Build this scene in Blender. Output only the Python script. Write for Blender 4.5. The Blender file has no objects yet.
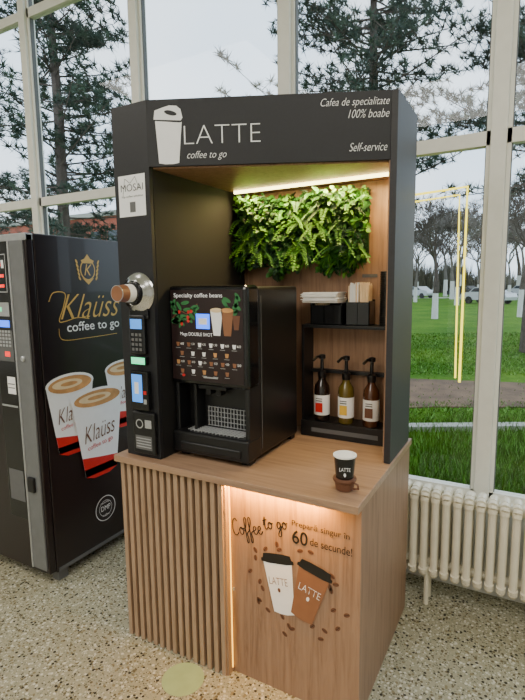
import bpy, math, random
from mathutils import Vector, Matrix
R=random.Random(7)
sc=bpy.context.scene
col=sc.collection

# ---------------------------------------------------------------- materials
def _nt(name):
    m=bpy.data.materials.new(name); m.use_nodes=True
    nt=m.node_tree; b=nt.nodes['Principled BSDF']; return m,nt,b
def mat(name,c,rough=.5,metal=0,var=.06,scale=20,emit=None,es=0,bump=0,coat=0,trans=0):
    m,nt,b=_nt(name)
    tc=nt.nodes.new('ShaderNodeTexCoord'); n=nt.nodes.new('ShaderNodeTexNoise')
    n.inputs['Scale'].default_value=scale; n.inputs['Detail'].default_value=3
    nt.links.new(tc.outputs['Object'],n.inputs['Vector'])
    r=nt.nodes.new('ShaderNodeValToRGB')
    r.color_ramp.elements[0].position=.3; r.color_ramp.elements[1].position=.7
    r.color_ramp.elements[0].color=(*[max(0,x*(1-var)) for x in c],1)
    r.color_ramp.elements[1].color=(*[min(1,x*(1+var)) for x in c],1)
    nt.links.new(n.outputs['Fac'],r.inputs['Fac']); nt.links.new(r.outputs['Color'],b.inputs['Base Color'])
    b.inputs['Roughness'].default_value=rough; b.inputs['Metallic'].default_value=metal
    if coat: b.inputs['Coat Weight'].default_value=coat
    if trans: b.inputs['Transmission Weight'].default_value=trans
    if emit:
        b.inputs['Emission Color'].default_value=(*emit,1); b.inputs['Emission Strength'].default_value=es
    if bump:
        bp=nt.nodes.new('ShaderNodeBump'); bp.inputs['Strength'].default_value=bump; bp.inputs['Distance'].default_value=.01
        nt.links.new(n.outputs['Fac'],bp.inputs['Height']); nt.links.new(bp.outputs['Normal'],b.inputs['Normal'])
    return m
def wood(name,c1,c2,sc3,rough=.45):
    m,nt,b=_nt(name)
    tc=nt.nodes.new('ShaderNodeTexCoord'); mp=nt.nodes.new('ShaderNodeMapping'); mp.inputs['Scale'].default_value=sc3
    nt.links.new(tc.outputs['Object'],mp.inputs['Vector'])
    n=nt.nodes.new('ShaderNodeTexNoise'); n.inputs['Scale'].default_value=2.2; n.inputs['Detail'].default_value=8; n.inputs['Roughness'].default_value=.65; n.inputs['Distortion'].default_value=.6
    nt.links.new(mp.outputs['Vector'],n.inputs['Vector'])
    r=nt.nodes.new('ShaderNodeValToRGB'); e=r.color_ramp.elements
    e[0].position=.32; e[0].color=(*c1,1); e[1].position=.62; e[1].color=(*c2,1)
    k=e.new(.47); k.color=(*[(a*.35+b_*.65) for a,b_ in zip(c1,c2)],1)
    nt.links.new(n.outputs['Fac'],r.inputs['Fac']); nt.links.new(r.outputs['Color'],b.inputs['Base Color'])
    b.inputs['Roughness'].default_value=rough
    bp=nt.nodes.new('ShaderNodeBump'); bp.inputs['Strength'].default_value=.12; bp.inputs['Distance'].default_value=.003
    nt.links.new(n.outputs['Fac'],bp.inputs['Height']); nt.links.new(bp.outputs['Normal'],b.inputs['Normal'])
    return m
def emis(name,c,s):
    m=mat(name,c,.5,emit=c,es=s); return m

M={}
M['wood']=wood('oak_vertical',(.20,.112,.068),(.34,.208,.13),(22,22,1.3))
M['woodtop']=wood('oak_counter',(.25,.145,.09),(.40,.25,.155),(1.3,22,22),.32)
M['woodin']=wood('oak_back',(.20,.105,.058),(.34,.195,.11),(22,22,1.3))
M['slat']=wood('slat_oak',(.28,.175,.105),(.43,.285,.18),(30,30,1.5))
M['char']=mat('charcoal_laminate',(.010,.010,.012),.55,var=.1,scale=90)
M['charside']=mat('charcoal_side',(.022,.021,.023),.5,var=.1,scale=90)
M['inner']=mat('inner_black',(.005,.0042,.004),.7)
M['black']=mat('black_plastic',(.006,.006,.007),.38)
M['blackg']=mat('black_gloss',(.005,.005,.006),.14,coat=.2)
M['dark']=mat('dark_gap',(.02,.014,.010),.8)
M['white']=mat('white_print',(.90,.90,.90),.5,var=.02)
M['whiteg']=mat('print_glow_white',(.8,.8,.8),.4,var=.02,emit=(.8,.8,.8),es=.35)
M['gold']=mat('gold_print',(.70,.43,.11),.35,metal=.1)
M['yellow']=mat('yellow_print',(.80,.50,.05),.5)
M['chrome']=mat('chrome',(.62,.62,.62),.18,metal=1,var=.03)
M['steel']=mat('brushed_steel',(.52,.53,.54),.38,metal=.6,var=.08,scale=60)
M['greyp']=mat('grey_panel',(.38,.39,.40),.4,metal=.1)
M['greyd']=mat('grey_steel_panel',(.19,.195,.20),.38,metal=.3)
M['red']=mat('red_print',(.60,.015,.015),.4)
M['brown']=mat('brown_print',(.15,.06,.03),.5)
M['brown2']=mat('brown_cup',(.26,.11,.05),.5)
M['tan']=mat('coffee_foam',(.58,.29,.10),.5,var=.25,scale=14)
M['crema']=mat('crema',(.82,.62,.36),.5)
M['vend']=mat('vending_black',(.012,.006,.007),.28,coat=.2)
M['vendbr']=mat('vending_brown_fade',(.020,.010,.010),.3)
M['blue']=emis('blue_lcd',(.03,.16,.95),2.4)
M['blue2']=emis('terminal_lcd',(.06,.26,.75),1.1)
M['green']=emis('green_lcd',(.06,.80,.35),1.6)
M['redl']=emis('red_led',(.9,.03,.02),1.6)
M['led']=emis('warm_led',(1,.84,.32),9)
M['ledlow']=emis('warm_led_low',(1,.52,.05),4)
M['ledrefl']=emis('yellow_led_reflection',(1,.82,.06),2.2)  # emission colour stands for a strip light reflection in the window
M['frame']=mat('window_frame_paint',(.80,.79,.71),.4,var=.03)
M['gasket']=mat('gasket',(.12,.12,.12),.6)
M['rad']=mat('radiator_enamel',(.80,.74,.58),.35,var=.04)
M['wall']=mat('wall_plaster',(.70,.69,.64),.8,bump=.1)
M['ceil']=mat('ceiling_paint',(.78,.78,.76),.9)
M['leaf1']=mat('leaf_green',(.035,.14,.012),.45,var=.4,scale=30)
M['leaf2']=mat('leaf_light',(.11,.29,.022),.45,var=.3,scale=30)
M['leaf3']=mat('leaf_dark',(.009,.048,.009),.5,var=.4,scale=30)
M['art_leaf']=mat('art_leaf',(.03,.17,.05),.5)
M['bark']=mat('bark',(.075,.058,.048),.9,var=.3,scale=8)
M['barkhaze']=mat('bark_haze',(.13,.115,.10),.9,var=.2,scale=2)  # distance haze put into the colour, paler than the near bark
M['lime']=mat('limewash',(.62,.62,.60),.9)
M['needle']=mat('pine_needles',(.018,.042,.028),.8,var=.4,scale=1.5)
M['needle2']=mat('pine_needles_light',(.045,.080,.048),.8,var=.3,scale=1.5)
M['paper']=mat('paper',(.92,.91,.88),.7,var=.02)
M['stick']=mat('birch_sticks',(.82,.62,.38),.7,var=.15)
M['bottle']=mat('dark_glass',(.015,.007,.005),.08,coat=.5)
M['olive']=mat('syrup_green',(.12,.085,.012),.12,coat=.4)
M['amber']=mat('syrup_amber',(.085,.030,.012),.12,coat=.4)
M['roof']=mat('brick',(.34,.085,.05),.8,var=.2,scale=1)
M['carw']=mat('car_paint',(.5,.52,.54),.25,metal=.2)
M['carg']=mat('car_glass',(.03,.04,.05),.1)
M['dirt']=mat('dirt',(.12,.072,.042),.95,var=.35,scale=3)
M['kerb']=mat('kerb',(.33,.33,.29),.9)
M['stick_green']=mat('sticker_green',(.36,.46,.22),.5)
M['twig']=mat('hedge_twigs',(.085,.08,.055),.9,var=.4,scale=3)

def terrazzo():
    m,nt,b=_nt('terrazzo'); L=nt.links
    tc=nt.nodes.new('ShaderNodeTexCoord')
    def vor(scale,seed):
        mp=nt.nodes.new('ShaderNodeMapping'); mp.inputs['Location'].default_value=(seed,seed*2,0)
        L.new(tc.outputs['Object'],mp.inputs['Vector'])
        v=nt.nodes.new('ShaderNodeTexVoronoi'); v.inputs['Scale'].default_value=scale
        L.new(mp.outputs['Vector'],v.inputs['Vector']); return v
    base=nt.nodes.new('ShaderNodeRGB'); base.outputs[0].default_value=(.36,.335,.23,1); prev=base.outputs[0]
    for scale,thr,seed,cols in ((120,.42,3,[(.56,.53,.41),(.24,.24,.16),(.41,.38,.26),(.11,.095,.055)]),
                           (62,.38,1,[(.66,.62,.50),(.15,.12,.065),(.34,.31,.20),(.045,.038,.025),(.55,.52,.40),(.24,.20,.11)])):
        v=vor(scale,seed)
        r=nt.nodes.new('ShaderNodeValToRGB'); r.color_ramp.interpolation='CONSTANT'
        e=r.color_ramp.elements; e[0].color=(*cols[0],1); e[0].position=0
        e[1].position=1/len(cols); e[1].color=(*cols[1],1)
        for i in range(2,len(cols)):
            k=e.new(i/len(cols)); k.color=(*cols[i],1)
        sp=nt.nodes.new('ShaderNodeSeparateColor'); L.new(v.outputs['Color'],sp.inputs[0]); L.new(sp.outputs[0],r.inputs['Fac'])
        mt=nt.nodes.new('ShaderNodeMath'); mt.operation='LESS_THAN'; mt.inputs[1].default_value=thr
        L.new(v.outputs['Distance'],mt.inputs[0])
        mx=nt.nodes.new('ShaderNodeMix'); mx.data_type='RGBA'
        L.new(mt.outputs[0],mx.inputs[0]); L.new(prev,mx.inputs[6]); L.new(r.outputs['Color'],mx.inputs[7]); prev=mx.outputs[2]
    L.new(prev,b.inputs['Base Color']); b.inputs['Roughness'].default_value=.25
    return m
M['terr']=terrazzo()
def lawnmat():
    m,nt,b=_nt('grass'); L=nt.links
    tc=nt.nodes.new('ShaderNodeTexCoord'); 
    n1=nt.nodes.new('ShaderNodeTexNoise'); n1.inputs['Scale'].default_value=.6; n1.inputs['Detail'].default_value=4
    n2=nt.nodes.new('ShaderNodeTexNoise'); n2.inputs['Scale'].default_value=9; n2.inputs['Detail'].default_value=6
    for n in (n1,n2): L.new(tc.outputs['Object'],n.inputs['Vector'])
    r=nt.nodes.new('ShaderNodeValToRGB'); e=r.color_ramp.elements; e[0].position=.35; e[0].color=(.045,.135,.007,1); e[1].position=.65; e[1].color=(.095,.20,.014,1)
    L.new(n1.outputs['Fac'],r.inputs['Fac'])
    mx=nt.nodes.new('ShaderNodeMix'); mx.data_type='RGBA'; mx.blend_type='MULTIPLY'; mx.inputs[0].default_value=.7
    r2=nt.nodes.new('ShaderNodeValToRGB'); e=r2.color_ramp.elements; e[0].position=.3; e[0].color=(.45,.45,.4,1); e[1].position=.65; e[1].color=(1,1,1,1)
    L.new(n2.outputs['Fac'],r2.inputs['Fac']); L.new(r.outputs['Color'],mx.inputs[6]); L.new(r2.outputs['Color'],mx.inputs[7])
    L.new(mx.outputs[2],b.inputs['Base Color']); b.inputs['Roughness'].default_value=1; b.inputs['Specular IOR Level'].default_value=.1; return m
M['lawn']=lawnmat()
def glassmat():
    m=bpy.data.materials.new('window_glass'); m.use_nodes=True; nt=m.node_tree; nt.nodes.clear()
    o=nt.nodes.new('ShaderNodeOutputMaterial'); t=nt.nodes.new('ShaderNodeBsdfTransparent'); t.inputs[0].default_value=(.95,.97,.97,1)
    g=nt.nodes.new('ShaderNodeBsdfGlossy'); g.inputs['Roughness'].default_value=.02
    mx=nt.nodes.new('ShaderNodeMixShader'); mx.inputs[0].default_value=.02
    nt.links.new(t.outputs[0],mx.inputs[1]); nt.links.new(g.outputs[0],mx.inputs[2]); nt.links.new(mx.outputs[0],o.inputs[0]); return m
M['glass']=glassmat()

# ---------------------------------------------------------------- helpers
def empty(name,loc=(0,0,0)):
    e=bpy.data.objects.new(name,None); e.empty_display_size=.1; e.location=loc; col.objects.link(e); return e
def addobj(name,verts,faces,mats,fm=None,parent=None,smooth=False):
    me=bpy.data.meshes.new(name); me.from_pydata([tuple(v) for v in verts],[],faces)
    if not isinstance(mats,(list,tuple)): mats=[mats]
    for m in mats: me.materials.append(m)
    if fm: me.polygons.foreach_set('material_index',fm)
    if smooth: me.polygons.foreach_set('use_smooth',[True]*len(me.polygons))
    me.update()
    o=bpy.data.objects.new(name,me); col.objects.link(o)
    if parent:
        o.parent=parent; o.matrix_parent_inverse=Matrix.Translation(-parent.location)
    return o
BF=[(0,3,2,1),(4,5,6,7),(0,1,5,4),(1,2,6,5),(2,3,7,6),(3,0,4,7)]
def bv(x0,x1,y0,y1,z0,z1): return [(x0,y0,z0),(x1,y0,z0),(x1,y1,z0),(x0,y1,z0),(x0,y0,z1),(x1,y0,z1),(x1,y1,z1),(x0,y1,z1)]
def box(name,x0,x1,y0,y1,z0,z1,m,parent=None,bevel=0):
    o=addobj(name,bv(x0,x1,y0,y1,z0,z1),BF,m,parent=parent)
    if bevel:
        b=o.modifiers.new('b','BEVEL'); b.width=bevel; b.segments=3; b.limit_method='ANGLE'
    return o
def boxes(name,lst,mats,parent=None,bevel=0):
    V=[];F=[];fm=[]
    for it in lst:
        k=len(V); V+=bv(*it[:6]); F+=[tuple(k+i for i in f) for f in BF]; fm+=[it[6] if len(it)>6 else 0]*6
    o=addobj(name,V,F,mats,fm,parent)
    if bevel:
        b=o.modifiers.new('b','BEVEL'); b.width=bevel; b.segments=2; b.limit_method='ANGLE'
    return o
def prism(name,pts,z0,z1,m,parent=None):
    n=len(pts); V=[(x,y,z0) for x,y in pts]+[(x,y,z1) for x,y in pts]
    F=[tuple(range(n-1,-1,-1)),tuple(range(n,2*n))]+[(i,(i+1)%n,n+(i+1)%n,n+i) for i in range(n)]
    return addobj(name,V,F,m,parent=parent)
def lathe(name,prof,loc,mats,parent=None,segs=32,rot=None,fm=None,smooth=True):
    V=[];F=[];FM=[]
    rm=rot if rot else Matrix.Identity(3)
    for r,z in prof:
        for i in range(segs):
            a=2*math.pi*i/segs; V.append(Vector(loc)+rm@Vector((r*math.cos(a),r*math.sin(a),z)))
    for j in range(len(prof)-1):
        for i in range(segs):
            i2=(i+1)%segs; F.append((j*segs+i,j*segs+i2,(j+1)*segs+i2,(j+1)*segs+i)); FM.append(fm[j] if fm else 0)
    F.append(tuple(range(segs-1,-1,-1))); FM.append(fm[0] if fm else 0)
    k=(len(prof)-1)*segs; F.append(tuple(k+i for i in range(segs))); FM.append(fm[-1] if fm else 0)
    o=addobj(name,V,F,mats,FM,parent,smooth)
    if smooth:
        e=o.modifiers.new('e','EDGE_SPLIT'); e.split_angle=math.radians(40)
    return o
def tube(name,pts,r,m,parent=None,cyc=False):
    c=bpy.data.curves.new(name,'CURVE'); c.dimensions='3D'; c.bevel_depth=r; c.bevel_resolution=3
    s=c.splines.new('POLY'); s.points.add(len(pts)-1)
    for p,q in zip(s.points,pts): p.co=(*q,1)
    s.use_cyclic_u=cyc; c.use_fill_caps=True; c.materials.append(m)
    o=bpy.data.objects.new(name,c); col.objects.link(o)
    if parent: o.parent=parent; o.matrix_parent_inverse=Matrix.Translation(-parent.location)
    return o
class Plane:
    def __init__(s,o,ux,uy,parent,name):
        s.o=Vector(o); s.ux=Vector(ux).normalized(); s.uy=Vector(uy).normalized(); s.n=s.ux.cross(s.uy); s.p=parent; s.name=name
        s.V=[];s.F=[];s.fm=[];s.ms=[]
    def P(s,u,v,l=1): return s.o+s.ux*u+s.uy*v+s.n*(.0007*l)
    def poly(s,m,pts,l=1):
        if m not in s.ms: s.ms.append(m)
        k=len(s.V); s.V+=[s.P(u,v,l) for u,v in pts]; s.F.append(tuple(range(k,k+len(pts)))); s.fm.append(s.ms.index(m))
    def rect(s,m,u0,u1,v0,v1,l=1): s.poly(m,[(u0,v0),(u1,v0),(u1,v1),(u0,v1)],l)
    def ell(s,m,u,v,a,b,l=1,rot=0,n=28):
        c,d=math.cos(rot),math.sin(rot)
        s.poly(m,[(u+a*math.cos(t)*c-b*math.sin(t)*d,v+a*math.cos(t)*d+b*math.sin(t)*c) for t in [2*math.pi*i/n for i in range(n)]],l)
    def ring(s,m,u,v,a,b,w,l=1,n=36):
        for i in range(n):
            t0,t1=2*math.pi*i/n,2*math.pi*(i+1)/n
            s.poly(m,[(u+a*math.cos(t0),v+b*math.sin(t0)),(u+a*math.cos(t1),v+b*math.sin(t1)),(u+(a-w)*math.cos(t1),v+(b-w)*math.sin(t1)),(u+(a-w)*math.cos(t0),v+(b-w)*math.sin(t0))],l)
    def stroke(s,m,pts,w,l=1):
        for (a,b),(c,d) in zip(pts[:-1],pts[1:]):
            L=math.hypot(c-a,d-b) or 1; nx,ny=-(d-b)/L*w/2,(c-a)/L*w/2
            s.poly(m,[(a+nx,b+ny),(a-nx,b-ny),(c-nx,d-ny),(c+nx,d+ny)],l)
    def curve(s,m,pts,w,l=1,n=6):
        P=[pts[0]]+list(pts)+[pts[-1]]; out=[]
        for i in range(1,len(P)-2):
            for k in range(n):
                t=k/n; out.append(tuple(.5*((2*P[i][j])+(-P[i-1][j]+P[i+1][j])*t+(2*P[i-1][j]-5*P[i][j]+4*P[i+1][j]-P[i+2][j])*t*t+(-P[i-1][j]+3*P[i][j]-3*P[i+1][j]+P[i+2][j])*t**3) for j in (0,1)))
        out.append(pts[-1]); s.stroke(m,out,w,l)
    def build(s):
        return addobj(s.name,s.V,s.F,s.ms,s.fm,s.p)
    def text(s,body,u0,u1,v0,v1,m,l=3,shear=0,off=0,rot=0,name='lettering'):
        cu=bpy.data.curves.new('t','FONT'); cu.body=body; cu.shear=shear; cu.offset=off; cu.resolution_u=4
        to=bpy.data.objects.new('t',cu); col.objects.link(to); bpy.context.view_layer.update()
        me=bpy.data.meshes.new_from_object(to.evaluated_get(bpy.context.evaluated_depsgraph_get()))
        bpy.data.objects.remove(to)
        xs=[v.co.x for v in me.vertices]; ys=[v.co.y for v in me.vertices]
        if not xs: return
        x0,x1,y0,y1=min(xs),max(xs),min(ys),max(ys); cu_,cv=(u0+u1)/2,(v0+v1)/2
        c,d=math.cos(rot),math.sin(rot)
        for v in me.vertices:
            a=u0+(v.co.x-x0)/(x1-x0)*(u1-u0)-cu_; b=v0+(v.co.y-y0)/(y1-y0)*(v1-v0)-cv
            v.co=s.P(cu_+a*c-b*d,cv+a*d+b*c,l)
        me.materials.clear(); me.materials.append(m)
        for p in me.polygons: p.material_index=0
        o=bpy.data.objects.new(name,me); col.objects.link(o)
        if s.p: o.parent=s.p; o.matrix_parent_inverse=Matrix.Translation(-s.p.location)
        return o
def area(name,loc,rot,sx,sy,power,c,parent=None):
    l=bpy.data.lights.new(name,'AREA'); l.shape='RECTANGLE'; l.size=sx; l.size_y=sy; l.energy=power; l.color=c
    o=bpy.data.objects.new(name,l); o.location=loc; o.rotation_euler=rot; col.objects.link(o)
    if parent: o.parent=parent; o.matrix_parent_inverse=Matrix.Translation(-parent.location)
    return o

# ---------------------------------------------------------------- room shell
WD=1.10
box('floor',-7,7,-6,WD+.1,-.1,0,M['terr'])
box('ceiling',-7,7,-6,WD+.1,4.3,4.4,M['ceil'])
box('wall_back',-7,7,-6.1,-6,0,4.3,M['wall'])
box('wall_left',-7.1,-7,-6,WD+.1,0,4.3,M['wall'])
box('wall_right',7,7.1,-6,WD+.1,0,4.3,M['wall'])
box('wall_front',-7,7,WD-.02,WD+.1,0,.46,M['wall'])
box('trim_1',-7,7,WD-.05,WD+.1,.46,.5,M['frame'])
mull=[.30+1.08*k for k in range(-6,7)]
for i,x in enumerate(mull):
    boxes('trim_%d'%(i+2),[(x-.034,x+.034,WD-.025,WD+.07,.5,4.3)],M['frame'],bevel=.004)
for i,(a,b) in enumerate(zip(mull[:-1],mull[1:])):
    L=a+.0345;Rr=b-.0345; w=.032; lst=[]
    for z0,z1 in ((.5,2.23),(2.23,3.58),(3.58,4.3)):
        lst+=[(L,Rr,WD,WD+.05,z0,z0+w),(L,Rr,WD,WD+.05,z1-w,z1),(L,L+.018,WD,WD+.05,z0,z1),(Rr-.018,Rr,WD,WD+.05,z0,z1)]
        lst+=[(L+.018,L+.022,WD+.01,WD+.04,z0+w,z1-w,2),(Rr-.022,Rr-.018,WD+.01,WD+.04,z0+w,z1-w,2)]
        lst+=[(L+.01,Rr-.01,WD+.024,WD+.028,z0+w,z1-w,1)]
    boxes('window_%d'%(i+1),lst,[M['frame'],M['glass'],M['gasket']])

# ---------------------------------------------------------------- kiosk
K=empty('coffee_kiosk',(.545,.4,0))
boxes('base_cabinet',[(.02,1.085,.055,.79,0,.822)],M['wood'],K)
box('slat_backing',.022,.548,.045,.055,0,.82,M['dark'],K)
sl=[];x=.02
for i in range(15):
    sl.append((x,x+.0205,.012,.05,.0,.82)); x+=.0362
boxes('slats',sl,M['slat'],K,bevel=.0015)
box('slat_frame_edge',.548,.556,.02,.055,0,.82,M['slat'],K)
box('counter_top',0,1.092,-.005,.80,.822,.85,M['woodtop'],K,bevel=.0015)
box('led_strip_under',.57,1.07,.028,.034,.815,.8215,M['ledlow'],K)
box('led_strip_edge',.5565,.559,.046,.050,.02,.80,M['ledlow'],K)
area('under_counter_light',(.76,.020,.811),(math.radians(16),0,0),.40,.012,6.5,(1,.46,.035),K)
FP=Plane((0,.055,0),(1,0,0),(0,0,1),K,'front_panel_print')
def T(ox,oz,sx_,sz_,rot,pts):
    c,d=math.cos(rot),math.sin(rot)
    return [(ox+(a*sx_)*c-(b*sz_)*d,oz+(a*sx_)*d+(b*sz_)*c) for a,b in pts]
def script(ox,oz,h,rot,word):
    G={'C':([[(.95,1.75),(.75,2.1),(.4,1.9),(.1,1.0),(.15,.2),(.5,-.05),(.9,.3)]],1.0),
       'o':([[(.35,.95),(.1,.7),(.1,.2),(.35,0),(.6,.3),(.6,.7),(.35,.95),(.45,.7),(.85,.8)]],.8),
       'f':([[(0,.4),(.45,1.4),(.55,2.0),(.35,2.15),(.2,1.6),(.15,.3),(.05,-.9),(.2,-1.1),(.35,-.5),(.3,.1),(.65,.4)]],.62),
       'e':([[(.05,.35),(.45,.6),(.5,.9),(.25,.95),(.08,.5),(.2,.05),(.45,0),(.75,.35)]],.68),
       't':([[(.05,.5),(.4,1.7),(.25,.6),(.25,.1),(.45,0),(.75,.3)],[(0,1.15),(.7,1.3)]],.7),
       'g':([[(.6,.85),(.3,.95),(.08,.5),(.25,.05),(.55,.4),(.62,.9),(.6,-.3),(.4,-1.0),(.1,-.9),(.25,-.4),(.85,.4)]],.85),
       ' ':([],.55)}
    x=0
    for ch in word:
        st,adv=G[ch]
        for s in st: FP.curve(M['black'],T(ox,oz,h,h,rot,[(x+a,b) for a,b in s]),.0042,2)
        x+=adv
script(.572,.598,.031,.26,'Coffee')
script(.708,.655,.028,.22,'to go')
FP.text('Prepară singur în',.825,1.045,.69,.722,M['black'])
FP.text('60',.826,.888,.630,.683,M['black'],off=.01)
FP.text('de secunde!',.897,1.055,.638,.668,M['black'])
def cupdecal(pl,cx,cz,h,w,rot,mcup,mlid,mtext,body,l=2,tw=.36,dx=0):
    c,d=math.cos(rot),math.sin(rot)
    TT=lambda pts:[(cx+a*c-b*d,cz+a*d+b*c) for a,b in pts]
    H=h/2
    pl.poly(mcup,TT([(-w*.33,-H),(-w*.1,-H-.006),(w*.1,-H-.006),(w*.33,-H),(w*.47,H*.74),(-w*.47,H*.74)]),l)
    pl.poly(mlid,TT([(-w*.53,H*.70),(-w*.3,H*.66),(w*.3,H*.66),(w*.53,H*.70),(w*.53,H*.80),(w*.47,H*.83),(w*.44,H*.97),(w*.2,H),(-w*.2,H),(-w*.44,H*.97),(-w*.47,H*.83),(-w*.53,H*.80)]),l+1)
    pl.text(body,cx-w*tw+dx,cx+w*tw+dx,cz-h*.03,cz+h*.09,mtext,l=l+2,rot=rot,off=-.015)
    pl.ell(mtext,cx+.028*d+dx,cz-.028*c,.006,.009,l+2,rot)
cupdecal(FP,.775,.452,.235,.130,.14,M['white'],M['black'],M['brown'],'LATTE',2,.30,-.008)
cupdecal(FP,.893,.455,.235,.132,-.26,M['brown2'],M['black'],M['white'],'LATTE',6,.33,.004)
for i in range(38):
    a=2*math.pi*i/38+R.uniform(-.15,.15); rr=R.uniform(.98,1.45)
    u=.835+.145*rr*math.cos(a); v=.455+.145*rr*math.sin(a)
    if v>.615 or u<.62 or i%5==0: continue
    rt=R.uniform(0,3); FP.ell(M['brown'],u,v,.0125,.008,1,rt,12)
    FP.stroke(M['black'],[(u-.010*math.cos(rt),v-.010*math.sin(rt)),(u+.010*math.cos(rt),v+.010*math.sin(rt))],.0016,2)
FP.build()
box('hinge_dot',.563,.569,.05,.056,.36,.372,M['steel'],K)

# upper frame
TOP=2.275; HB=2.03; SX=1.085; DF=.425
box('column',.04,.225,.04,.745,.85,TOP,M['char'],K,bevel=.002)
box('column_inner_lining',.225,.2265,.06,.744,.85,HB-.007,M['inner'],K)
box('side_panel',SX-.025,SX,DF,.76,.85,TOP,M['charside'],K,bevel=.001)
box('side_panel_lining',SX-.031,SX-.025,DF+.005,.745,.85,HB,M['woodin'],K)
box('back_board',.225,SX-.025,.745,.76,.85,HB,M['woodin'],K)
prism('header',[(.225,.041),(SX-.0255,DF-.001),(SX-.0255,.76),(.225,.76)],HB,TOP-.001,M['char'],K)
prism('header_soffit',[(.23,.06),(SX-.032,DF+.015),(SX-.032,.744),(.23,.744)],HB-.006,HB,M['woodin'],K)
box('led_strip_top',.26,1.05,.600,.612,HB-.020,HB-.0065,M['led'],K)
area('top_led_light',(.68,.592,HB-.029),(math.radians(4),0,0),.74,.02,11,(1,.74,.30),K)
hx,hy=SX-.0255-.225,DF-.042
ang=math.atan2(hy,hx); LH=math.hypot(hx,hy)
HP=Plane((.225,.041,0),(math.cos(ang),math.sin(ang),0),(0,0,1),K,'header_print')
def cuplogo(pl,cx,cz,h,w):
    H=h/2
    pl.poly(M['white'],[(cx-w*.36,cz-H),(cx-w*.15,cz-H-.004),(cx+w*.15,cz-H-.004),(cx+w*.34,cz-H),(cx+w*.47,cz+H*.42),(cx+w*.40,cz+H*.40),(cx-w*.45,cz+H*.48)],1)
    pl.poly(M['white'],[(cx-w*.5,cz+H*.53),(cx+w*.44,cz+H*.47),(cx+w*.50,cz+H*.56),(cx+w*.44,cz+H*.86),(cx+w*.30,cz+H*.98),(cx+w*.05,cz+H),(cx-w*.2,cz+H*.93),(cx-w*.46,cz+H*.84)],1)
    pl.ell(M['char'],cx+.01,cz+H*.74,w*.22,h*.04,2,-.25)
cuplogo(HP,.082,2.146,.21,.112)
HP.text('LATTE',.142,.435,2.108,2.175,M['white'],off=-.024)
HP.text('coffee to go',.152,.305,2.047,2.082,M['white'],shear=.35,off=-.010)
HP.text('Cafea de specialitate',.660,.912,2.216,2.252,M['white'],shear=.35,off=-.010)
HP.text('100% boabe',.762,.912,2.180,2.210,M['white'],shear=.35,off=-.010)
HP.text('Self-service',.767,.907,2.062,2.092,M['white'],shear=.35,off=-.010)
HP.build()
# column equipment
CP=Plane((0,.04,0),(1,0,0),(0,0,1),K,'column_prints')
CP.rect(M['white'],.062,.203,1.85,2.01,1)
CP.stroke(M['gasket'],[(.085,1.93),(.098,1.998),(.125,1.978),(.152,2.002),(.17,1.96)],.002,2)
CP.text('MOSAI',.076,.193,1.948,1.975,M['black'],l=3,off=-.01)
CP.text('my coffee solution',.08,.19,1.922,1.932,M['gasket'],l=3)
CP.rect(M['gasket'],.12,.15,1.866,1.906,2)
CP.build()
RX=Matrix.Rotation(math.radians(90),3,'X')
lathe('cup_dispenser_ring',[(.080,0),(.083,.006),(.077,.014),(.066,.018),(.056,.03),(.050,.034),(.042,.030),(.040,.0)],(.148,.04,1.545),[M['chrome']],K,rot=RX)
lathe('dispenser_collar',[(.0415,.02),(.0425,.05),(.038,.052)],(.148,.04,1.545),[M['blackg']],K,rot=RX)
lathe('dispenser_cup',[(.037,.0),(.0365,.03),(.0345,.065),(.031,.100),(.032,.104),(.030,.104),(.0,.102)],(.148,.02,1.545),[M['paper'],M['brown2'],M['steel']],K,rot=RX,fm=[0,0,1,2,2,1,1])
box('dispenser_bracket',.10,.20,.025,.04,1.44,1.475,M['blackg'],K,.004)
boxes('payment_reader',[(.105,.185,.015,.04,1.295,1.455,0)],M['blackg'],K,.006)
box('payment_green_plate',.105,.185,.018,.04,1.25,1.285,M['black'],K,.003)
box('coin_terminal',.10,.195,.012,.04,1.06,1.225,M['blackg'],K,.006)
box('coin_return',.095,.215,.02,.04,.87,1.05,M['black'],K,.006)
CQ=Plane((0,.0115,0),(1,0,0),(0,0,1),K,'terminal_prints')
CQ.rect(M['blue2'],.110,.167,1.095,1.212,1); CQ.rect(M['white'],.125,.148,1.13,1.18,2); CQ.rect(M['steel'],.172,.188,1.09,1.11,1)
CQ.rect(M['red'],.172,.188,1.13,1.145,1)
CQ.build()
CR=Plane((0,.0145,0),(1,0,0),(0,0,1),K,'reader_prints')
for r_ in range(4):
    for c_ in range(3): CR.rect(M['gasket'],.118+c_*.02,.132+c_*.02,1.31+r_*.020,1.322+r_*.020,1)
CR.rect(M['blue2'],.114,.176,1.40,1.44,1); CR.build()
CG=Plane((0,.0175,0),(1,0,0),(0,0,1),K,'green_print')
CG.rect(M['green'],.108,.182,1.254,1.282,1); CG.text('cashless',.115,.175,1.262,1.273,M['white']); CG.build()
CT=Plane((0,.0195,0),(1,0,0),(0,0,1),K,'return_prints')
CT.ring(M['steel'],.135,1.0,.02,.02,.005,1); CT.rect(M['steel'],.165,.20,.985,1.02,1); CT.rect(M['gasket'],.11,.20,.89,.95,1)
for i in range(4): CT.rect(M['greyp'],.115,.195,.90+i*.012,.904+i*.012,2)
CT.build()

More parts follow.
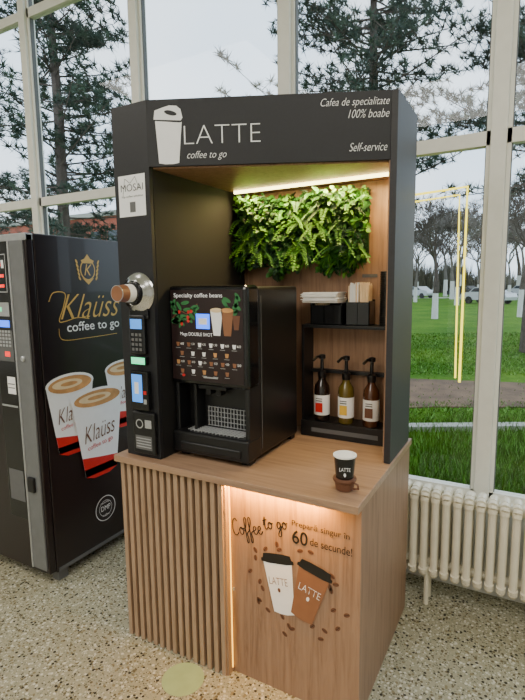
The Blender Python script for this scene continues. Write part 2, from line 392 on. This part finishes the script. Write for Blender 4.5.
# ---------------------------------------------------------------- coffee machine
C=empty('coffee_machine',(.42,.35,.85))
x0,x1=.238,.604
boxes('body',[(x0,x1,.21,.585,.868,1.565)],M['black'],C,.012)
boxes('side_shells',[(x0,x0+.02,.135,.23,.94,1.2),(x1-.02,x1,.135,.23,.94,1.2)],M['black'],C,.004)
o=box('door_panel',x0-.009,x1+.006,.120,.215,1.165,1.572,M['blackg'],C,.016)
boxes('drip_tray_base',[(x0-.006,x1+.002,.115,.23,.868,.962)],M['black'],C,.01)
boxes('feet',[(x0+.01,x0+.05,.15,.19,.85,.87),(x1-.05,x1-.01,.15,.19,.85,.87),(x0+.01,x0+.05,.53,.57,.85,.87),(x1-.05,x1-.01,.53,.57,.85,.87)],M['black'],C)
gr=[]
for i in range(14): gr.append((x0+.075+i*.018,x0+.078+i*.018,.135,.205,.962,.968))
for i in range(5): gr.append((x0+.06,x1-.03,.136+i*.015,.139+i*.015,.968,.971))
for i in range(12): gr.append((x0+.12+i*.016,x0+.1225+i*.016,.203,.209,.975,1.06))
for i in range(5): gr.append((x0+.12,x1-.04,.200,.204,.978+i*.02,.980+i*.02))
boxes('wire_grates',gr,M['greyp'],C)
boxes('spouts',[(x0+.14,x0+.165,.16,.20,1.12,1.17),(x0+.19,x0+.215,.16,.20,1.12,1.17),(x0+.11,x0+.25,.15,.205,1.145,1.17)],M['black'],C,.004)
box('niche_divider',x0+.085,x0+.10,.15,.21,.965,1.165,M['black'],C,.003)
box('tray_lip',x0+.04,x1-.03,.108,.12,.885,.92,M['black'],C,.005)
box('hinge_side_line',x1,x1+.0015,.235,.238,.90,1.53,M['gasket'],C)
DP=Plane((0,.1195,0),(1,0,0),(0,0,1),C,'door_art')
u0,u1=x0+.005,x1-.012
DP.rect(M['vendbr'],u0,u1,1.185,1.555,1)
DP.text('Specialty coffee beans',.262,.50,1.520,1.542,M['whiteg'])
DP.text('Mega DOUBLE SHOT',.29,.45,1.366,1.384,M['whiteg'])
DP.curve(M['brown'],[(.25,1.44),(.29,1.47),(.33,1.46),(.38,1.50)],.004,2)
for i in range(20):
    a=R.uniform(0,2*math.pi); DP.ell(M['art_leaf'],.305+R.uniform(-.05,.07),1.460+R.uniform(-.045,.045),.022,.008,3,a,12)
for i in range(6): DP.ell(M['red'],.30+R.uniform(-.03,.05),1.45+R.uniform(-.045,.03),.007,.007,4,0,12)
for i in range(12):
    DP.ell(M['art_leaf'],.525+R.uniform(-.03,.045),1.485+R.uniform(-.03,.045),.02,.008,2,R.uniform(0,6),12)
DP.rect(M['blue'],.372,.438,1.40,1.46,4); DP.rect(M['white'],.384,.426,1.417,1.443,5)
DP.poly(M['white'],[(.455,1.375),(.487,1.375),(.500,1.475),(.442,1.475)],3); DP.ell(M['crema'],.471,1.475,.029,.009,4)
DP.poly(M['brown2'],[(.505,1.375),(.537,1.375),(.550,1.475),(.492,1.475)],3); DP.ell(M['tan'],.521,1.475,.029,.009,4)
DP.poly(M['brown'],[(.552,1.40),(.572,1.40),(.580,1.455),(.545,1.455)],3)
for r_,cnt in ((0,6),(1,5),(2,6),(3,5)):
    z=1.335-.037*r_
    for c_ in range(cnt):
        u=.275+c_*.055+(.02 if cnt==5 else 0)
        mm=[M['tan'],M['white'],M['brown2'],M['brown2']][R.randrange(4)]
        if r_ in (0,2): DP.text(['1,5','4,5','5','6'][R.randrange(4)]+'0',u+.013,u+.03,z-.004,z+.006,M['white'],l=2)
        DP.poly(mm,[(u-.006,z-.010),(u+.006,z-.010),(u+.009,z+.007),(u-.009,z+.007)],2)
        DP.rect(M['greyp'],u-.012,u+.012,z-.0175,z-.0155,2)
DP.ell(M['red'],.30,1.205,.008,.006,3); DP.rect(M['greyp'],.40,.47,1.20,1.206,2)
DP.build()

# ---------------------------------------------------------------- shelf unit & goods
S=empty('condiment_shelf',(.82,.68,.85))
boxes('shelf_frame',[(.605,.617,.63,.744,.85,1.385),(1.03,1.042,.63,.744,.85,1.385),(.605,1.042,.63,.744,1.37,1.385),(.605,1.042,.62,.744,.85,.925),(.617,1.03,.715,.744,1.145,1.162)],M['black'],S,.001)
box('price_label',.66,.98,.6185,.6205,.875,.895,M['gasket'],S)
def bottle(x,body,lab,lab2):
    y=.665
    b=empty('syrup_bottle',(x,y,.925))
    lathe('glass_body',[(.033,0),(.037,.005),(.037,.15),(.034,.170),(.018,.195),(.0155,.215)],(x,y,.9255),[body],b,24)
    lathe('label',[(.0376,.03),(.0378,.031),(.0378,.125),(.0376,.126)],(x,y,.9255),[lab],b,24)
    lathe('pump_collar',[(.018,.205),(.020,.208),(.020,.236),(.009,.242),(.0075,.295),(.016,.298),(.016,.315),(.006,.318)],(x,y,.9255),[M['black']],b,16)
    tube('pump_spout',[(x,y,1.232),(x-.01,.625,1.235),(x-.018,.600,1.222)],.0065,M['black'],b)
    pl=Plane((x,y-.0383,.9255),(1,0,0),(0,0,1),b,'label_print')
    pl.rect(lab2,-.018,.018,.045,.09,1); pl.rect(M['gasket'],-.016,.016,.097,.102,1); pl.rect(M['gasket'],-.016,.016,.108,.112,1); pl.build()
bottle(.695,M['bottle'],M['paper'],M['red'])
bottle(.815,M['olive'],M['paper'],M['yellow'])
bottle(.935,M['amber'],M['paper'],M['brown'])
N=empty('napkin_holder',(.70,.69,1.385))
boxes('box',[(.645,.80,.64,.647,1.385,1.475),(.645,.80,.73,.737,1.385,1.50),(.645,.652,.64,.737,1.385,1.485),(.793,.80,.64,.737,1.385,1.485),(.645,.80,.64,.737,1.385,1.39),(.71,.716,.64,.737,1.385,1.475)],M['blackg'],N,.001)
nk=[]
for i in range(11):
    z=1.487+i*.0044; dx=R.uniform(-.008,.008); nk.append((.61+dx,.785+dx,.618+R.uniform(-.006,.006),.732,z,z+.0036))
boxes('napkins',nk,M['paper'],N)
boxes('sugar_sachets',[(.66+.009*i,.665+.009*i,.66,.72,1.391,1.482) for i in range(6)],M['stick'],N)
Q=empty('stir_stick_holder',(.87,.69,1.385))
boxes('cup',[(.815,.925,.645,.65,1.385,1.49),(.815,.925,.73,.735,1.385,1.50),(.815,.82,.645,.735,1.385,1.495),(.92,.925,.645,.735,1.385,1.495),(.815,.925,.645,.735,1.385,1.39),(.868,.872,.645,.735,1.385,1.49)],M['blackg'],Q,.001)
boxes('sticks',[(.824+.0068*i+(.006 if i>6 else 0),.8288+.0068*i+(.006 if i>6 else 0),.655+.008*j,.659+.008*j,1.391,1.570+R.uniform(-.008,.008),0 if (i>6 or R.random()<.3) else 1) for i in range(13) for j in range(8)],[M['stick'],M['paper']],Q)
Lp=[]
for i in range(24): Lp+=[(.031,i*.010),(.033,i*.010+.002),(.033,i*.010+.007),(.031,i*.010+.009)]
lathe('lid_stack',Lp,(.992,.69,1.3855),[M['black']],None,24)
box('wall_label',.86,.93,.742,.7449,1.60,1.615,M['gasket'],K)

P=empty('paper_cup',(1.005,.11,.85))
lathe('ribbed_holder',[(.026,0),(.031,.004),(.035,.03),(.040,.034),(.042,.040),(.040,.046),(.036,.046)],(1.005,.11,.8505),[M['brown']],P)
lathe('cup_body',[(.027,.02),(.032,.05),(.0385,.122),(.041,.124),(.041,.129),(.038,.129),(.036,.122),(.030,.05)],(1.005,.11,.8505),[M['blackg'],M['paper']],P,fm=[0,0,1,1,1,1,1,1])
pl=Plane((1.005,.11,.8505),(math.cos(.35),math.sin(.35),0),(0,0,1),P,'cup_print'); pl.o=pl.o+pl.n*.0375
pl.text('LATTE',-.019,.019,.080,.093,M['white'],l=2); pl.ell(M['white'],0,.067,.004,.007,2); pl.build()
tube('holder_handle',[(1.042,.10,.885),(1.058,.095,.882),(1.060,.094,.868),(1.038,.10,.862)],.004,M['brown'],P)

# ---------------------------------------------------------------- vertical garden
def garden():
    V=[];F=[];fm=[]
    def leaf(p,dr,nrm,L,W,mi):
        dr=dr.normalized(); sd=dr.cross(nrm).normalized(); nn=sd.cross(dr)
        k=len(V)
        V.extend([p,p+dr*L*.35+sd*W+nn*L*.05,p+dr*L*.7+sd*W*.8+nn*L*.02,p+dr*L-nn*L*.12,p+dr*L*.7-sd*W*.8+nn*L*.02,p+dr*L*.35-sd*W+nn*L*.05,p+dr*L*.5-nn*L*.06])
        F.extend([(k,k+1,k+6),(k+1,k+2,k+6),(k+2,k+3,k+6),(k+3,k+4,k+6),(k+4,k+5,k+6),(k+5,k,k+6)]); fm.extend([mi]*6)
    def rv(): return Vector((R.uniform(-1,1),R.uniform(-1,1),R.uniform(-1,1)))
    def bot(s): return 1.65+.028*math.sin(s*23)+.02*math.sin(s*51+1)
    out=Vector((0,-1,0))
    for i in range(3400):
        s=R.uniform(.235,.895); z=R.uniform(bot(s),1.992); pid=int(abs(math.sin(s*11+2*math.sin(z*9))+math.sin(z*13+s*4))*2.2)%4
        depth=R.uniform(.645,.735)-.035*math.sin(s*15+z*11)
        if pid==0: L,W,mi=R.uniform(.02,.035),.010,1
        elif pid==1: L,W,mi=R.uniform(.03,.05),.013,0
        elif pid==2: L,W,mi=R.uniform(.03,.06),.007,R.choice([0,2,2])
        else: L,W,mi=R.uniform(.02,.035),.013,R.choice([0,1])
        if R.random()<.25: mi=2
        leaf(Vector((s,depth,z)),(out*.6+rv()*.9+Vector((0,0,-.25))),(out+rv()*.5+Vector((0,0,.6))),L,W,mi)
    for i in range(80):
        s=R.uniform(.25,.88); z=R.uniform(1.72,1.95); a=R.uniform(-1.2,1.2)
        L=R.uniform(.10,.18); p=Vector((s,.68,z)); d0=Vector((math.sin(a)*.8,-.65,.25)); mi=R.choice([0,1,1,2]); n=13
        prev=p
        for j in range(n):
            t=j/n; q=p+d0*L*t+Vector((0,0,-L*.75*t*t)); 
            q.y=max(q.y,.575); q.z=max(q.z,1.62)
            dd=(q-prev) if j else d0
            side=Vector((math.cos(a),0,-math.sin(a)*.6)); w=.03*(1-t)+.008
            for sg in (-1,1): leaf(q,side*sg+dd.normalized()*.35,Vector((0,-.7,.7)),w,.0038,mi)
            prev=q
    for i in range(26):
        s=R.choice([.27,.33,.52,.60,.84,.74])+R.uniform(-.02,.02); z=R.uniform(1.68,1.80)
        for j in range(8):
            leaf(Vector((s,.68,z)),Vector((R.uniform(-.7,.7),-.6,R.uniform(-1,.5))),Vector((0,-.6,.8)),R.uniform(.06,.10),.0032,R.choice([1,0]))
    V2=[Vector((min(max(v.x,.229),.95),min(v.y,.741),min(v.z,2.005))) for v in V]
    return addobj('vertical_garden',V2,F,[M['leaf1'],M['leaf2'],M['leaf3']],fm)
g=garden()
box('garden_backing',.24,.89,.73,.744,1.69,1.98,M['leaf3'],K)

# ---------------------------------------------------------------- radiator
def radiator():
    V=[];F=[]
    def cyl(p,q,r,n=12,sq=1.0):
        p=Vector(p);q=Vector(q);d=(q-p).normalized(); a=d.orthogonal().normalized(); b=d.cross(a); k=len(V)
        for c in (p,q):
            for i in range(n):
                t=2*math.pi*i/n; V.append(c+a*r*math.cos(t)+b*r*math.sin(t))
        for i in range(n): F.append((k+i,k+(i+1)%n,k+n+(i+1)%n,k+n+i))
        F.append(tuple(range(k+n-1,k-1,-1))); F.append(tuple(range(k+n,k+2*n)))
    x=1.055
    while x<2.6:
        for y in (.845,.895,.945):
            cyl((x,y,.18),(x,y,.56),.0175)
        for z0,s in ((.56,1),(.18,-1)):
            pts=[(x,.838,z0-.02*s),(x,.842,z0-.002*s),(x,.852,z0+.010*s),(x,.870,z0+.016*s),(x,.920,z0+.016*s),(x,.938,z0+.010*s),(x,.948,z0-.002*s),(x,.952,z0-.02*s)]
            for a,b in zip(pts[:-1],pts[1:]): cyl(a,b,.0205)
        x+=.049
    cyl((1.05,.895,.545),(2.6,.895,.545),.022); cyl((1.05,.895,.205),(2.6,.895,.205),.022)
    for x in (1.17,1.87,2.45):
        cyl((x,.86,0),(x,.86,.2),.012); cyl((x,.93,0),(x,.93,.2),.012)
    cyl((1.0,.895,.205),(1.06,.895,.205),.012)
    return addobj('radiator',V,F,M['rad'],smooth=False)
rd=radiator()
tb=empty('led_reflection',(1.0,WD,1.5))  # reflection of yellow strip lights, built as added glowing tubes on the glass
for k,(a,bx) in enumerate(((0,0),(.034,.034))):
    tube('led_reflection_%d'%k,[(.99,WD-.012,2.005-bx),(1.256-a,WD-.012,2.02-bx),(1.256-a*.6,WD-.012,1.08+.02*k)],.0062 if k==0 else .0045,M['ledrefl'],tb)

# ---------------------------------------------------------------- vending machine
Vn=empty('vending_machine',(-.95,.45,0))
sx=-.585
box('cabinet',-1.32,sx,.11,.86,.06,1.835,M['vend'],Vn,.006)
box('door',-1.32,sx-.004,.068,.108,.07,1.832,M['vend'],Vn,.006)
boxes('feet',[(-1.29,-1.23,.13,.19,0,.06),(sx-.07,sx-.02,.13,.19,0,.06),(-1.29,-1.23,.78,.84,0,.06),(sx-.07,sx-.02,.78,.84,0,.06)],M['gasket'],Vn)
box('side_trim_bottom',sx-.002,sx+.004,.12,.85,.065,.085,M['gasket'],Vn)
box('silver_column',-.715,-.605,.060,.075,.09,1.80,M['greyd'],Vn,.004)
box('silver_edge',-.718,-.708,.055,.075,.09,1.80,M['steel'],Vn,.002)
box('control_column',-.87,-.722,.058,.075,.35,1.80,M['blackg'],Vn,.004)
box('top_cap',-1.32,sx-.004,.066,.11,1.80,1.834,M['steel'],Vn,.003)
VF=Plane((0,.058,0),(1,0,0),(0,0,1),Vn,'control_prints')
VF.rect(M['greyp'],-.85,-.74,1.55,1.74,1); VF.rect(M['blackg'],-.845,-.745,1.555,1.735,2); VF.rect(M['redl'],-.83,-.76,1.575,1.59,3); VF.rect(M['redl'],-.83,-.78,1.68,1.70,3); VF.rect(M['redl'],-.83,-.76,1.625,1.64,3); VF.rect(M['white'],-.775,-.755,1.67,1.71,3)
VF.rect(M['steel'],-.85,-.74,1.43,1.50,1); VF.rect(M['green'],-.82,-.80,1.455,1.475,2)
VF.rect(M['blue'],-.825,-.745,1.375,1.410,2)
for i in range(5):
    for j in range(4): VF.rect(M['steel'],-.838+.025*j,-.820+.025*j,1.275+.018*i,1.287+.018*i,2)
VF.rect(M['redl'],-.80,-.76,1.225,1.25,2); VF.rect(M['gasket'],-.86,-.73,1.20,1.36,1)
VF.rect(M['paper'],-.80,-.735,1.03,1.12,2); VF.rect(M['gasket'],-.795,-.74,1.06,1.065,3); VF.rect(M['gasket'],-.795,-.74,1.08,1.085,3)
VF.rect(M['steel'],-.86,-.73,.96,.97,2); VF.rect(M['gasket'],-.85,-.73,.45,.62,2)
VF.build()
box('lock',-.69,-.64,.045,.062,.52,.60,M['black'],Vn,.006)
lathe('round_lock',[(.014,0),(.014,.006),(.010,.010)],(-.66,.06,1.22),[M['steel']],Vn,rot=RX)
VS=Plane((sx,0,0),(0,1,0),(0,0,1),Vn,'side_print')
VS.ell(M['gold'],.43,1.665,.052,.058,1); VS.ell(M['vend'],.43,1.665,.045,.050,2)
VS.poly(M['gold'],[(.385,1.715),(.41,1.725),(.43,1.75),(.45,1.725),(.475,1.715),(.465,1.70),(.395,1.70)],3)
VS.poly(M['gold'],[(.39,1.62),(.43,1.585),(.47,1.62),(.43,1.61)],3)
for sg in (-1,1):
    for k in range(5): VS.ell(M['gold'],.43+sg*(.058+.004*k),1.62+k*.022,.006,.013,3,sg*-.5,10)
VS.text('K',.405,.458,1.635,1.695,M['gold'],shear=.3)
VS.text('Klaüss',.235,.65,1.405,1.535,M['gold'],shear=.5,off=-.010)
VS.curve(M['gold'],[(.17,1.50),(.20,1.545),(.27,1.54),(.255,1.47),(.225,1.40),(.26,1.395),(.34,1.41),(.42,1.40)],.005,3)
VS.text('coffee to go',.27,.64,1.322,1.388,M['white'],off=.008)
VS.curve(M['gold'],[(.22,1.36),(.24,1.30),(.40,1.295),(.62,1.30)],.003,2)
def vcup(cd,ct,rx,rz,zb,band,l):
    VS.poly(M['white'],[(cd-rx*.62,zb),(cd-rx*.3,zb-.022),(cd+rx*.3,zb-.022),(cd+rx*.62,zb),(cd+rx*.98,ct),(cd-rx*.98,ct)],l)
    w=lambda t: rx*(.62+.36*t)
    H=ct-zb
    VS.poly(M['red'],[(cd-w(0),zb),(cd-rx*.3,zb-.022),(cd+rx*.3,zb-.022),(cd+w(0),zb),(cd+w(.1),zb+H*.1),(cd-w(.1),zb+H*.1)],l+1)
    VS.poly(M['red'],[(cd-w(0),zb),(cd+w(0),zb),(cd+w(.16),zb+H*.16),(cd+w(.0)*.1,zb+H*.2),(cd-w(.26),zb+H*.26)],l+1)
    VS.ell(M['paper'],cd,ct,rx,rz,l+2); VS.ell(M['tan'],cd,ct-.004,rx*.90,rz*.82,l+3); VS.ell(M['crema'],cd-.02,ct,rx*.62,rz*.45,l+4); VS.ell(M['tan'],cd-.01,ct,rx*.35,rz*.2,l+5)
    VS.text('Klaüss',cd-rx*.62,cd+rx*.62,zb+H*.46,zb+H*.68,M['brown'],l=l+4,shear=.4,rot=.1,off=-.01)
    VS.text('coffee to go',cd-rx*.5,cd+rx*.5,zb+H*.34,zb+H*.42,M['red'],l=l+4,rot=.1)
vcup(.66,1.09,.15,.05,.75,False,1)
vcup(.265,1.065,.155,.055,.70,True,8)
vcup(.44,.955,.185,.055,.515,True,15)
VS.ring(M['white'],.46,.28,.075,.075,.004,1); VS.ring(M['white'],.46,.28,.048,.048,.002,1)
VS.text('DMP',.425,.495,.268,.298,M['white']); VS.text('quality',.43,.49,.31,.322,M['white']); VS.text('coffee',.435,.485,.235,.247,M['white'])
VS.build()

lathe('floor_sticker',[(.085,0),(.085,.001)],(.40,-.08,.0),[M['stick_green']],None,32,smooth=False)

# ---------------------------------------------------------------- outside
GZ=-.25
def W(X,Y): return (1.55+X*.8746-Y*.4848,-1.46+X*.4848+Y*.8746)
LW=empty('lawn',(0,20,GZ))
addobj('turf',[(-160,WD+.15,GZ),(160,WD+.15,GZ),(160,200,GZ),(-160,200,GZ)],[(0,1,2,3)],M['lawn'],parent=LW)
def strip(name,y0,y1,z,m,h=.02,slope=-1.0):
    lo=[];hi=[]
    n=24
    for i in range(n+1):
        X=-20+60*i/n; dy=slope*(X+30)/70+ (.35*math.sin(X*.5) if name=='dirt_path' else 0)
        lo.append(W(X,y0+dy)); hi.append(W(X,y1+dy+(.3*math.sin(X*.9) if name=='dirt_path' else 0)))
    V=[(p[0],p[1],z+h) for p in lo]+[(p[0],p[1],z+h) for p in hi]+[(p[0],p[1],z-.02) for p in lo]
    F=[(i,i+1,n+2+i,n+1+i) for i in range(n)]+[(2*n+2+i,2*n+3+i,i+1,i) for i in range(n)]
    return addobj(name,V,F,m,parent=LW)
strip('dirt_path',7.1,9.1,GZ,M['dirt'])
strip('garden_kerb',6.25,6.42,GZ,M['kerb'],.07)
strip('road',60,63,GZ,M['kerb'],.02)
V=[];F=[];fm=[]
for i in range(26000):
    Y=3.6+R.random()**1.5*14; X=R.uniform(.22,.62)*Y
    if 7.0<Y+X*.03-.35*math.sin(X*.5)<9.3 and R.random()<.93: continue
    s,d=W(X,Y)
    if d<WD+.3: continue
    h=R.uniform(.03,.08)*(1.8 if Y<6.3 else .8); a=R.uniform(0,6.28); w=.005+.0007*Y
    p=Vector((s,d,GZ)); q=Vector((math.cos(a)*w,math.sin(a)*w,0)); k=len(V)
    V+= [p-q,p+q,p+Vector((R.uniform(-.05,.05),R.uniform(-.05,.05),h))]; F.append((k,k+1,k+2)); fm.append(R.choice([0,0,0,1]))
addobj('grass_tufts',V,F,[M['lawn'],M['leaf2']],fm)

def limb(V,F,fm,p,q,r0,r1,n,mi):
    d=(q-p).normalized(); a=d.orthogonal().normalized(); b=d.cross(a); k=len(V)
    for c,r in ((p,r0),(q,r1)):
        for i in range(n):
            t=2*math.pi*i/n; V.append(c+a*r*math.cos(t)+b*r*math.sin(t))
    for i in range(n): F.append((k+i,k+(i+1)%n,k+n+(i+1)%n,k+n+i)); fm.append(mi)
def baretree(name,seed,H=6.5,mat_=None,depth=6,trunk=1.9):
    rr=random.Random(seed); V=[];F=[];fm=[]
    def br(p,d,L,r,dep):
        n=6 if dep<2 else 3
        q=p
        for s in range(2):
            d2=(d+Vector((rr.uniform(-.16,.16),rr.uniform(-.16,.16),rr.uniform(-.02,.12)))).normalized()
            e=q+d2*L/2; limb(V,F,fm,q,e,r*(1-.2*s),r*(1-.2*(s+1)),n,0); q=e; d=d2
        if dep>=depth: return
        for k in range(3 if dep else 5):
            ax=Vector((rr.uniform(-1,1),rr.uniform(-1,1),rr.uniform(-.2,.5))).normalized()
            nd=(d*.75+ax*.75).normalized()
            br(q,nd,L*rr.uniform(.62,.85),max(r*.55,.013),dep+1)
    limb(V,F,fm,Vector((0,0,0)),Vector((0,0,1.3)),.17,.14,8,1)
    limb(V,F,fm,Vector((0,0,1.3)),Vector((.05,0,trunk)),.14,.12,8,0)
    br(Vector((.05,0,trunk)),Vector((0,0,1)),H*.16,.11,0)
    return addobj(name,V,F,[mat_ or M['bark'],M['lime']],fm)
def place(o,X,Y,s=1,rz=0):
    a,b=W(X,Y); o.location=(a,b,GZ); o.scale=(s,s,s); o.rotation_euler=(0,0,rz)
t1=baretree('bare_tree',1,7.5); place(t1,8.9,25)
t2=baretree('bare_tree',2,8.5); place(t2,13.6,25.5,1.1)
t3=baretree('bare_tree',5,8.0,M['barkhaze']); place(t3,16,40,1.15)
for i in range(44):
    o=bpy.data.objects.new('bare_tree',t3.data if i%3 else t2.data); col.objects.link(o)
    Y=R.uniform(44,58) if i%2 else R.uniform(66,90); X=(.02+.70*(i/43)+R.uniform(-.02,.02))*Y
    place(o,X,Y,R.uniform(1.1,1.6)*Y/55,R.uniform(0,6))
V=[];F=[]
for i in range(12000):
    X=R.uniform(-20,80); Y=R.uniform(92,98); s,d=W(X,Y); h=R.uniform(.5,1)*(5+1.8*math.sin(X*.23)+1.2*math.sin(X*.71)); a=R.uniform(0,3.14); k=len(V)
    q=Vector((math.cos(a)*.14,math.sin(a)*.14,0)); p=Vector((s,d,GZ)); V+=[p-q,p+q,p+Vector((R.uniform(-1,1),R.uniform(-1,1),h))]; F.append((k,k+1,k+2))
addobj('shrub_belt',V,F,M['twig'])
def pine(name,seed,H,base,rad,nb=130):
    rr=random.Random(seed); V=[];F=[];fm=[]
    limb(V,F,fm,Vector((0,0,0)),Vector((.1,.05,H*.5)),.20,.14,8,0); limb(V,F,fm,Vector((.1,.05,H*.5)),Vector((0,0,H)),.14,.03,8,0)
    for i in range(nb):
        z=base+(H-base)*(i/nb); a=rr.uniform(0,6.28); L=rad*(1-.55*((z-base)/(H-base)))*rr.uniform(.55,1.1)
        q=Vector((0,0,z)); up=rr.uniform(-.25,.3); n=6
        for j in range(n):
            t=(j+1)/n; a+=rr.uniform(-.12,.12)
            e=q+Vector((math.cos(a),math.sin(a),up+ .25*t))*L/n
            limb(V,F,fm,q,e,.03*(1-t)+.010,.026*(1-t)+.006,3,0)
            if j>=1:
                for c in range(4):
                    cc=e+Vector((rr.uniform(-.35,.35),rr.uniform(-.35,.35),rr.uniform(-.1,.3)))*(.9)
                    limb(V,F,fm,e,cc,.009,.006,3,0)
                    mi=rr.choice([1,1,2])
                    for k in range(22):
                        dv=Vector((rr.uniform(-1,1),rr.uniform(-1,1),rr.uniform(-.6,1))).normalized()*rr.uniform(.13,.28)
                        sd=dv.orthogonal().normalized()*.015; kk=len(V)
                        V.extend([cc-sd,cc+sd,cc+dv]); F.append((kk,kk+1,kk+2)); fm.append(mi)
            q=e
    return addobj(name,V,F,[M['bark'],M['needle'],M['needle2']],fm)
p1=pine('pine_tree',3,13,2.3,3.6,125); place(p1,-5.8,14.5)
p2=pine('pine_tree',4,13,4.0,4.2,140); place(p2,3.0,14)
p3=pine('pine_tree',9,12,4.3,2.9,90); place(p3,6.9,12.5)
o=bpy.data.objects.new('pine_tree',p1.data); col.objects.link(o); place(o,-12.0,20,1,2)

Bd=empty('brick_building',(*W(-19,46),GZ))
bx,by=W(-19,46)
lst=[(bx-9,bx+9,by,by+8,GZ,7.6,0),(bx-9.4,bx+9.4,by-.3,by+8.3,7.6,8.0,1)]
for i in range(8):
    for zz in (1.2,4.8): lst.append((bx-8+i*2.1,bx-6.8+i*2.1,by-.05,by,zz,zz+1.6,2))
boxes('building_shell',lst,[M['roof'],M['kerb'],M['carg']],Bd)
def car(X,Y,rz,m):
    a,b=W(X,Y); e=empty('parked_car',(a,b,GZ)); 
    prof=[(-2.1,.35),(-2.15,.75),(-2.0,.95),(-1.3,1.02),(-.8,1.42),(.6,1.45),(1.2,1.05),(2.0,.9),(2.15,.6),(2.1,.35)]
    def ext(name,pr,w,mm):
        n=len(pr); Vv=[(x,-w,z) for x,z in pr]+[(x,w,z) for x,z in pr]
        Ff=[tuple(range(n)),tuple(range(2*n-1,n-1,-1))]+[(i,n+i,n+(i+1)%n,(i+1)%n) for i in range(n)]
        o=addobj(name,Vv,Ff,mm); o.parent=e; return o
    ext('body',prof,.85,m); ext('glass',[(-1.15,1.05),(-.75,1.36),(.55,1.39),(1.05,1.05)],.86,M['carg'])
    for sx_ in (-1.3,1.3):
        for sy in (-.8,.8):
            o=lathe('wheel',[(.32,-.1),(.33,-.08),(.33,.08),(.32,.1)],(sx_,sy,.33),[M['black']],None,20,rot=RX); o.parent=e
    e.rotation_euler=(0,0,rz)
car(19.5,42,-.5,M['carw']); car(25.5,61,-.5,M['black']); car(33,61,-.5,M['carw']); car(19.5,61,-.5,M['carw'])

# ---------------------------------------------------------------- light
w=bpy.data.worlds.new('overcast_sky'); sc.world=w; w.use_nodes=True; nt=w.node_tree; bg=nt.nodes['Background']
tc=nt.nodes.new('ShaderNodeTexCoord'); n=nt.nodes.new('ShaderNodeTexNoise'); n.inputs['Scale'].default_value=3; n.inputs['Detail'].default_value=4
nt.links.new(tc.outputs['Generated'],n.inputs['Vector'])
r=nt.nodes.new('ShaderNodeValToRGB'); r.color_ramp.elements[0].position=.35; r.color_ramp.elements[0].color=(.64,.79,.97,1); r.color_ramp.elements[1].position=.7; r.color_ramp.elements[1].color=(.90,.95,1,1)
nt.links.new(n.outputs['Fac'],r.inputs['Fac']); nt.links.new(r.outputs['Color'],bg.inputs['Color']); bg.inputs['Strength'].default_value=2.7
for i,(x,y) in enumerate(((-2.5,-2.2),(3.0,-2.2),(.3,-4.4))):  # unseen fill lights added at the ceiling to light the room
    L=empty('fill_light',(x,y,4.3)); 
    box('fill_panel',x-1.2,x+1.2,y-1,y+1,4.27,4.29,mat('fill_panel_%d'%i,(.9,.9,.9),.5),L)
    area('fill_lamp',(x,y,4.25),(0,0,0),2.3,1.9,118,(1,.95,.87),L)

# ---------------------------------------------------------------- camera
cd=bpy.data.cameras.new('camera'); cam=bpy.data.objects.new('camera',cd); col.objects.link(cam)
cd.sensor_fit='VERTICAL'; cd.sensor_height=36; cd.lens=36*485/700; cd.clip_end=400
cam.matrix_world=Matrix.Translation((1.55,-1.46,1.57))@Matrix.Rotation(math.radians(29),4,'Z')@Matrix.Rotation(math.radians(82.4),4,'X')@Matrix.Rotation(math.radians(-.7),4,'Z')
sc.camera=cam
